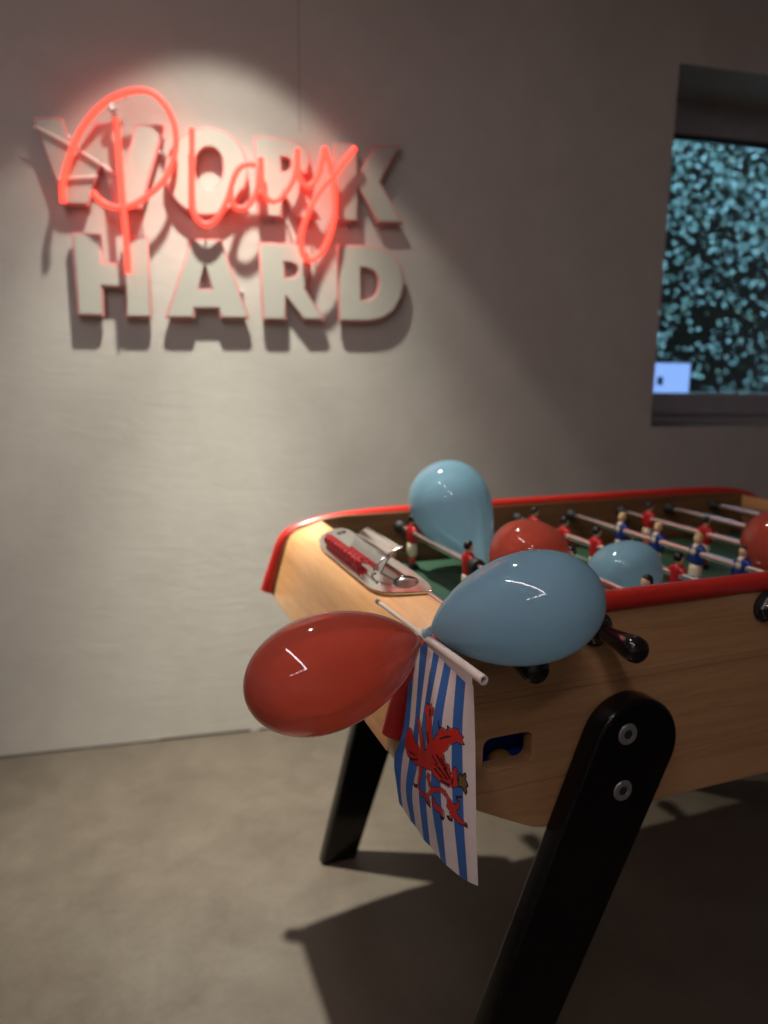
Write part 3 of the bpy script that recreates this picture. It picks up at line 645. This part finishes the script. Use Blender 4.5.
def build_man(team):
    f = 1 if team == 'red' else -1                 # facing along x
    shirt = join_bm(loft([(-.022, 0, 0, .0085, .0115), (-.014, .0, 0, .0092, .0118), (.0, .0008*f, 0, .0105, .013), (.010, .0008*f, 0, .0098, .0138), (.0155, 0, 0, .0078, .0115), (.0185, 0, 0, .0048, .006)]),
                    loft([(-.018, .002*f, .0155, .0042, .0036), (-.006, .0, .0165, .0050, .0044), (.006, -.0005*f, .0150, .0054, .0048), (.0135, 0, .0105, .0052, .0048)], 10, 2.2),
                    loft([(-.018, .002*f, -.0155, .0042, .0036), (-.006, .0, -.0165, .0050, .0044), (.006, -.0005*f, -.0150, .0054, .0048), (.0135, 0, -.0105, .0052, .0048)], 10, 2.2))
    MAN[team, 'man'] = mesh_of(shirt, 'player_figure', M['shirt_red' if team == 'red' else 'shirt_blue'])
    MAN[team, 'head'] = mesh_of(loft([(.0165, 0, 0, .0042, .0044), (.0195, .0004*f, 0, .0048, .005), (.0225, .0010*f, 0, .0066, .0062), (.0270, .0010*f, 0, .0078, .0070), (.0310, .0006*f, 0, .0078, .0072), (.0345, 0, 0, .0066, .0062), (.0368, 0, 0, .0035, .0035)], 14, 2.1), 'head', M['skin'])
    MAN[team, 'hair'] = mesh_of(loft([(.0255, -.0042*f, 0, .0046, .0072), (.0295, -.0026*f, 0, .0064, .0080), (.0335, -.0012*f, 0, .0080, .0078), (.0365, -.0006*f, 0, .0070, .0068), (.0390, -.0004*f, 0, .0042, .0044)], 14, 2.1), 'hair', M['hair_black' if team == 'red' else 'hair_blond'])
    MAN[team, 'shorts'] = mesh_of(loft([(-.052, .001*f, 0, .0072, .0098), (-.044, .0006*f, 0, .0092, .0118), (-.034, 0, 0, .0100, .0126), (-.026, 0, 0, .0094, .0120), (-.0215, 0, 0, .0084, .0112)]), 'shorts', M['cream'])
    MAN[team, 'socks'] = mesh_of(loft([(-.066, .001*f, 0, .0058, .0086), (-.060, .001*f, 0, .0066, .0092), (-.0515, .001*f, 0, .0066, .0090)]), 'socks', M['sock_red'] if team == 'red' else M['cream'])
    MAN[team, 'boots'] = mesh_of(loft([(-.0755, .004*f, 0, .0115, .0098), (-.072, .004*f, 0, .0118, .0100), (-.068, .0022*f, 0, .0088, .0094), (-.0655, .001*f, 0, .0062, .0088)]), 'boots', M['boot'])
    if team == 'blue':
        MAN[team, 'collar'] = mesh_of(loft([(-.0035, .0068*f, 0, .0040, .0074), (.003, .0070*f, 0, .0048, .0084), (.0085, .0062*f, 0, .0048, .0084), (.0125, .0040*f, 0, .0054, .0080), (.0170, .0018*f, 0, .0058, .0064), (.0190, .0004*f, 0, .0050, .0058)]), 'collar', M['cream'])
build_man('red'); build_man('blue')
HAIR_DARK = MAN['blue', 'hair'].copy(); HAIR_DARK.name = 'hair'; HAIR_DARK.materials[0] = M['hair_black']
GRIP = lathe([(.0, 0), (.0098, 0), (.0108, .003), (.0112, .012), (.0125, .035), (.0150, .054), (.0166, .066), (.0168, .075), (.0155, .082), (.0115, .086), (.0, .0875)], 28)
GRIP = mesh_of(GRIP, 'grip', M['grip'])
def man(rod, team, y, dark=False):
    parts = {}
    root = bpy.data.objects.new('player_figure', MAN[team, 'man']); COL.objects.link(root)
    root.parent = rod; root.location = (0, y-W/2, 0)
    root['label'] = 'red shirted figure with black hair' if team == 'red' else ('blue shirted figure with dark hair' if dark else 'blue shirted fair haired figure')
    for k in ('head', 'hair', 'shorts', 'socks', 'boots')+(('collar',) if team == 'blue' else ()):
        me = HAIR_DARK if (k == 'hair' and dark) else MAN[team, k]
        o = bpy.data.objects.new(k, me); COL.objects.link(o); o.parent = root
rods = [
 ('red', [.353], 0, 'steel rod nearest the score counter, its black grip below the near pale blue balloon'),
 ('red', [.614, .357], 1, 'steel rod with two red figures in front of the tall pale blue balloon'),
 ('blue', [.455, .262, .072], 0, 'steel rod of the three blue attackers, largely hidden behind the balloons near the score counter'),
 ('red', [.612, .496, .388, .28, .168], 2, 'steel rod with a row of five red figures behind the pitch balloons'),
 ('blue', [.497, .386, .278, .172, .066], 0, 'steel rod with a row of five blue figures in the middle of the pitch'),
 ('red', [.584, .409, .234], 2, 'steel rod with three red figures beyond the row of blue figures'),
 ('blue', [.35, .13], 0, 'bare looking steel rod, second from the far end of the pitch'),
 ('blue', [.353], 0, 'steel rod nearest the far end board of the table'),
]
for i, (team, ys, push, lab) in enumerate(rods):
    x = RODS[i]
    r = thing('player_rod', lab, 'player rod', (x, W/2, ROD_Z), 'player rods of the football table')
    near = i in NEAR
    y0, y1 = (-.0235, W-.019) if near else (.019, W+.0235)
    if i == 1: y0 = -.0195
    if i == 3: y0 = -.20
    if i == 5: y0 = -.12
    link('rod', tube([(x, y0, ROD_Z), (x, y1, ROD_Z)], .0072, smooth=False), M['steel'], r, True)
    g = bpy.data.objects.new('grip', GRIP); COL.objects.link(g); g.parent = r
    yg = (y0+.003) if near else (y1-.003)
    g.location = (0, yg-W/2, 0); g.rotation_euler = (PI/2 if near else -PI/2, 0, 0)
    if i == 1: g.scale = (1, 1, .92)
    for k, y in enumerate(ys): man(r, team, y, dark=(team == 'blue' and (i == 2 or k == 3)))
    if i in (1,):
        link('stop_ring', lathe([(.0072, 0), (.0135, 0), (.0145, .004), (.0145, .016), (.0135, .020), (.0072, .020)], 20, axis_mtx((x, .336, ROD_Z), (0, -1, 0)), False), M['rubber'], r, .6)

# ------------------------------------------------------------------ balloons
def balloon(key, mat, label, group=None, mexp=.42, nd=None):
    K, T, R = key
    K = Vector(K); T = Vector(T); L = (T-K).length; d = (T-K)/L
    n = 36; prof = []
    mx = max(math.sin(a)*math.sin(a/2)**mexp for a in np.linspace(0, PI, 200))
    for i in range(n+1):
        a = PI*i/n
        z = L*(1-math.cos(a))/2
        r = R*math.sin(a)*math.sin(a/2)**mexp/mx
        if i == 0: r = .0042
        prof.append((max(r, .0042) if i < n else 0.0, z))
    t = thing('balloon', label, 'balloon', tuple(K), group)
    link('skin', lathe(prof, 48, axis_mtx(K, d), False), mat, t, True)
    nd = -d if nd is None else Vector(nd)
    link('neck', lathe([(.0040, -.003), (.0044, .001), (.0050, .0022), (.0040, .0036), (.0034, .005), (.0044, .0075), (.0060, .0105), (.0066, .0115), (.0060, .012), (.0040, .010), (.0018, .007)], 20, axis_mtx(K, nd), False), mat, t, True)
    return t
balloon(B_BLUE, M['balloon_blue'], 'large pale blue balloon over the near rail, tied beside the flag stick', 'balloons on the football table', nd=(-.1, .75, -.65))
balloon(B_RED, M['balloon_red'], 'large red balloon hanging at the near corner left of the flag', 'balloons on the football table', nd=(.35, .7, -.6))
balloon(B_FARBLUE, M['balloon_blue'], 'tall pale blue balloon standing against the far rail behind the score counter', 'balloons on the football table', .8)
balloon(B_RED2, M['balloon_red'], 'red balloon on the rods between the two near blue balloons', 'balloons on the football table', .7)
balloon(B_BLUE2, M['balloon_blue'], 'small pale blue balloon lying on the pitch among the figures', 'balloons on the football table', .6)
balloon(B_RED3, M['balloon_red'], 'red balloon on the rods at the right edge of the photo', 'balloons on the football table', .6)

# ------------------------------------------------------------------ paper flag on its stick
flag = thing('hand_flag', 'small white and blue striped flag with a red lion hanging from a white stick', 'flag', (.131, .0, .885))
P0 = Vector((.1285, .136, .8835)); P1 = Vector((.1345, -.158, .8895)); PD = (P1-P0).normalized()
link('stick', lathe([(.0030, .0), (.0030, .16)], 16, axis_mtx(P0, PD)), M['white_pole'], flag, .6)
link('stick_tip', lathe([(.0, -.001), (.0026, 0), (.0033, .0015), (.0033, .012)], 16, axis_mtx(P0, PD)), M['cap_grey'], flag, .6)
LP = (P1-P0).length
link('sleeve', lathe([(.0035, .135), (.0048, .137), (.0050, .15), (.0052, LP-.004), (.0052, LP), (.0032, LP), (.0030, LP-.02)], 20, axis_mtx(P0, PD), False), M['white_pole'], flag, .8)
link('tube_bore', lathe([(0, LP-.006), (.0031, LP-.006)], 16, axis_mtx(P0, PD), False), M['hole'], flag)
def cat(a, b, c, d, t): return .5*((2*b)+(c-a)*t+(2*a-5*b+4*c-d)*t*t+(3*b-a-3*c+d)*t**3)
def interp(A, u):
    n = len(A); i = min(int(u), n-2); t = u-i
    a = A[i-1] if i > 0 else 2*A[0]-A[1]; d = A[i+2] if i+2 < n else 2*A[-1]-A[-2]
    return cat(a, A[i], A[i+1], d, t)
def in_poly(poly, X, Y):
    ins = np.zeros(X.shape, bool); n = len(poly)
    for i in range(n):
        (x0, y0), (x1, y1) = poly[i], poly[(i+1) % n]
        if y0 == y1: continue
        c = ((y0 > Y) != (y1 > Y)) & (X < (x1-x0)*(Y-y0)/(y1-y0)+x0); ins ^= c
    return ins
def edge_dist(poly, X, Y, sx, sy):
    D = np.full(X.shape, 9.0); n = len(poly)
    for i in range(n):
        ax, ay = poly[i][0]*sx, poly[i][1]*sy; bx, by = poly[(i+1) % n][0]*sx, poly[(i+1) % n][1]*sy
        dx, dy = bx-ax, by-ay; l = dx*dx+dy*dy
        if l == 0: continue
        t = np.clip(((X*sx-ax)*dx+(Y*sy-ay)*dy)/l, 0, 1)
        D = np.minimum(D, np.hypot(X*sx-ax-t*dx, Y*sy-ay-t*dy))
    return D
def build_flag():
    A = np.array(FLAG); NS, NT = 250, 340
    rows = [interp(A, v*4/NT) for v in range(NT+1)]
    S = np.array([[interp(r, u*10/NS) for u in range(NS+1)] for r in rows])
    vs = S.reshape(-1, 3).tolist(); w = NS+1
    fs = [(j*w+i, j*w+i+1, (j+1)*w+i+1, (j+1)*w+i) for j in range(NT) for i in range(NS)]
    me = bpy.data.meshes.new('cloth'); me.from_pydata(vs, [], fs)
    X, Y = np.meshgrid((np.arange(NS)+.5)/NS, (np.arange(NT)+.5)/NT)
    idx = (np.floor(X*10).astype(int) % 2 == 0).astype(int)        # 1 blue, 0 white
    sx, sy = .155, .215
    for P in LION_RED:
        d = edge_dist(P, X, Y, sx, sy); i = in_poly(P, X, Y)
        idx[(d < .0011) & ~i] = 3
    for P in LION_RED:
        i = in_poly(P, X, Y); d = edge_dist(P, X, Y, sx, sy); idx[i & (d > .0002)] = 2
    for P in LION_DARK: idx[in_poly(P, X, Y) | (edge_dist(P, X, Y, sx, sy) < .0004)] = 3
    for P in LION_CROWN:
        d = edge_dist(P, X, Y, sx, sy); i = in_poly(P, X, Y); idx[i] = 4; idx[d < .0009] = 3
    me.polygons.foreach_set('material_index', idx.reshape(-1).tolist())
    return me
def cloth(name, c):
    m, nt, b = new_mat(name)
    f = noise(nt, tex_coord(nt), 60, 3)
    nt.links.new(ramp(nt, f, [(.3, tuple(x*.95 for x in c)), (.7, tuple(min(1, x*1.03) for x in c))]), b.inputs['Base Color'])
    setp(b, Roughness=.7); return m
fmats = [cloth('flag_white', srgb(226, 214, 204)), cloth('flag_blue', srgb(54, 108, 176)), cloth('flag_red', srgb(206, 44, 30)), cloth('flag_outline', srgb(52, 14, 12)), cloth('flag_gold', srgb(112, 94, 44))]
fo = None
me = build_flag(); idx = [0]*len(me.polygons); me.polygons.foreach_get('material_index', idx)
fo = link('cloth', me, fmats, flag, True); fo.data.polygons.foreach_set('material_index', idx)
# paper hem glued round the stick
A = np.array(FLAG); hem = bmesh.new(); ra = []; rb = []
for k in range(3, 11):
    q = Vector(A[0][k]); t_ = (q-P0).dot(PD); c = P0+PD*t_
    ra.append(hem.verts.new(c+Vector((-.0050, 0, .0015)))); rb.append(hem.verts.new(q+Vector((-.0008, 0, -.004))))
for k in range(len(ra)-1): hem.faces.new((ra[k], ra[k+1], rb[k+1], rb[k]))
link('hem', hem, M['white_pole'], flag, True)

# ------------------------------------------------------------------ lights
def light(name, kind, loc, energy, col, **k):
    l = bpy.data.lights.new(name, kind); l.energy = energy; l.color = col
    for n, v in k.items(): setattr(l, n, v)
    o = bpy.data.objects.new(name, l); COL.objects.link(o); o.location = loc; return o

LP_ = Vector((.06, 1.05, 2.63))
warm = (1.0, .965, .85)
def aim(o, t): o.rotation_mode = 'QUATERNION'; o.rotation_quaternion = (Vector(t)-o.location).to_track_quat('-Z', 'Y')
for nm, pw, size, bl in (('spot_spill', 22, 80.5, .2), ('spot_flood', 112, 70, .75), ('spot_core', 300, 40, 1.0)):
    s1 = light(nm, 'SPOT', LP_, pw, warm, spot_size=math.radians(size), spot_blend=bl, shadow_soft_size=.028); aim(s1, LP_-Vector((0, 0, 1)))
dl = thing('downlight', 'round recessed ceiling spotlight above the lettering', 'ceiling light', (LP_.x, LP_.y, CEIL))
link('trim_ring', lathe([(.032, -.002), (.036, -.012), (.050, -.012), (.055, -.004), (.055, 0), (.032, 0)], 40, Matrix.Translation((LP_.x, LP_.y, CEIL)), False), M['fixture'], dl, .6)
M['led'] = glow('led_diffuser', (1.0, .865, .93), LED)
c_ = Vector((-.45, -1.95, CEIL)); a_ = Vector((-.174, .985, 0)).normalized(); b_ = Vector((-a_.y, a_.x, 0))
lt = thing('ceiling_light', 'slim L shaped white strip light under the ceiling behind the camera', 'ceiling light', tuple(c_))
ml = Matrix(((a_.x, b_.x, 0, c_.x), (a_.y, b_.y, 0, c_.y), (0, 0, 1, c_.z), (0, 0, 0, 1)))
hb = join_bm(boxbm((-.03, -.03, -.06), (2.36, .03, 0), .002, ml), boxbm((-.03, .03, -.06), (.03, 1.46, 0), .002, ml))
link('housing', hb, M['fixture'], lt)
db = join_bm(boxbm((-.021, -.021, -.064), (2.35, .021, -.0605), 0, ml), boxbm((-.021, .021, -.064), (.021, 1.45, -.0605), 0, ml))
link('diffuser', db, M['led'], lt)


# ------------------------------------------------------------------ world (dull daylight, only seen through the window)
w = bpy.data.worlds.new('daylight'); SC.world = w; w.use_nodes = True
bg = w.node_tree.nodes['Background']; bg.inputs[0].default_value = (.42, .76, 1.0, 1); bg.inputs[1].default_value = WORLD_STRENGTH

# ------------------------------------------------------------------ camera
yaw, pitch, roll = CAM_YPR
fw = Vector((math.cos(pitch)*math.cos(yaw), math.cos(pitch)*math.sin(yaw), math.sin(pitch)))
rt = Vector((math.sin(yaw), -math.cos(yaw), 0)); up = rt.cross(fw)
r2 = rt*math.cos(roll)+up*math.sin(roll); u2 = -rt*math.sin(roll)+up*math.cos(roll)
cam = bpy.data.cameras.new('camera'); co = bpy.data.objects.new('camera', cam); COL.objects.link(co)
mm = Matrix((r2, u2, -fw)).transposed().to_4x4(); mm.translation = Vector(CAM_LOC); co.matrix_world = mm
cam.sensor_fit = 'HORIZONTAL'; cam.sensor_width = 36; cam.lens = 36*CAM_F/768; cam.clip_start = .01
cam.dof.use_dof = True; cam.dof.focus_distance = .80; cam.dof.aperture_fstop = FSTOP; cam.dof.aperture_blades = 0
SC.camera = co
vs = SC.view_settings; vs.view_transform = 'Standard'; vs.look = 'None'; vs.gamma = 1; vs.use_curve_mapping = False; vs.exposure = EXPOSURE
try:
    SC.display_settings.display_device = 'sRGB'
except Exception: pass
SC.cycles.use_denoising = True
try: SC.cycles.denoiser = 'OPENIMAGEDENOISE'
except Exception: pass
SC.cycles.max_bounces = 10; SC.cycles.transparent_max_bounces = 12
SC.cycles.sample_clamp_indirect = 6
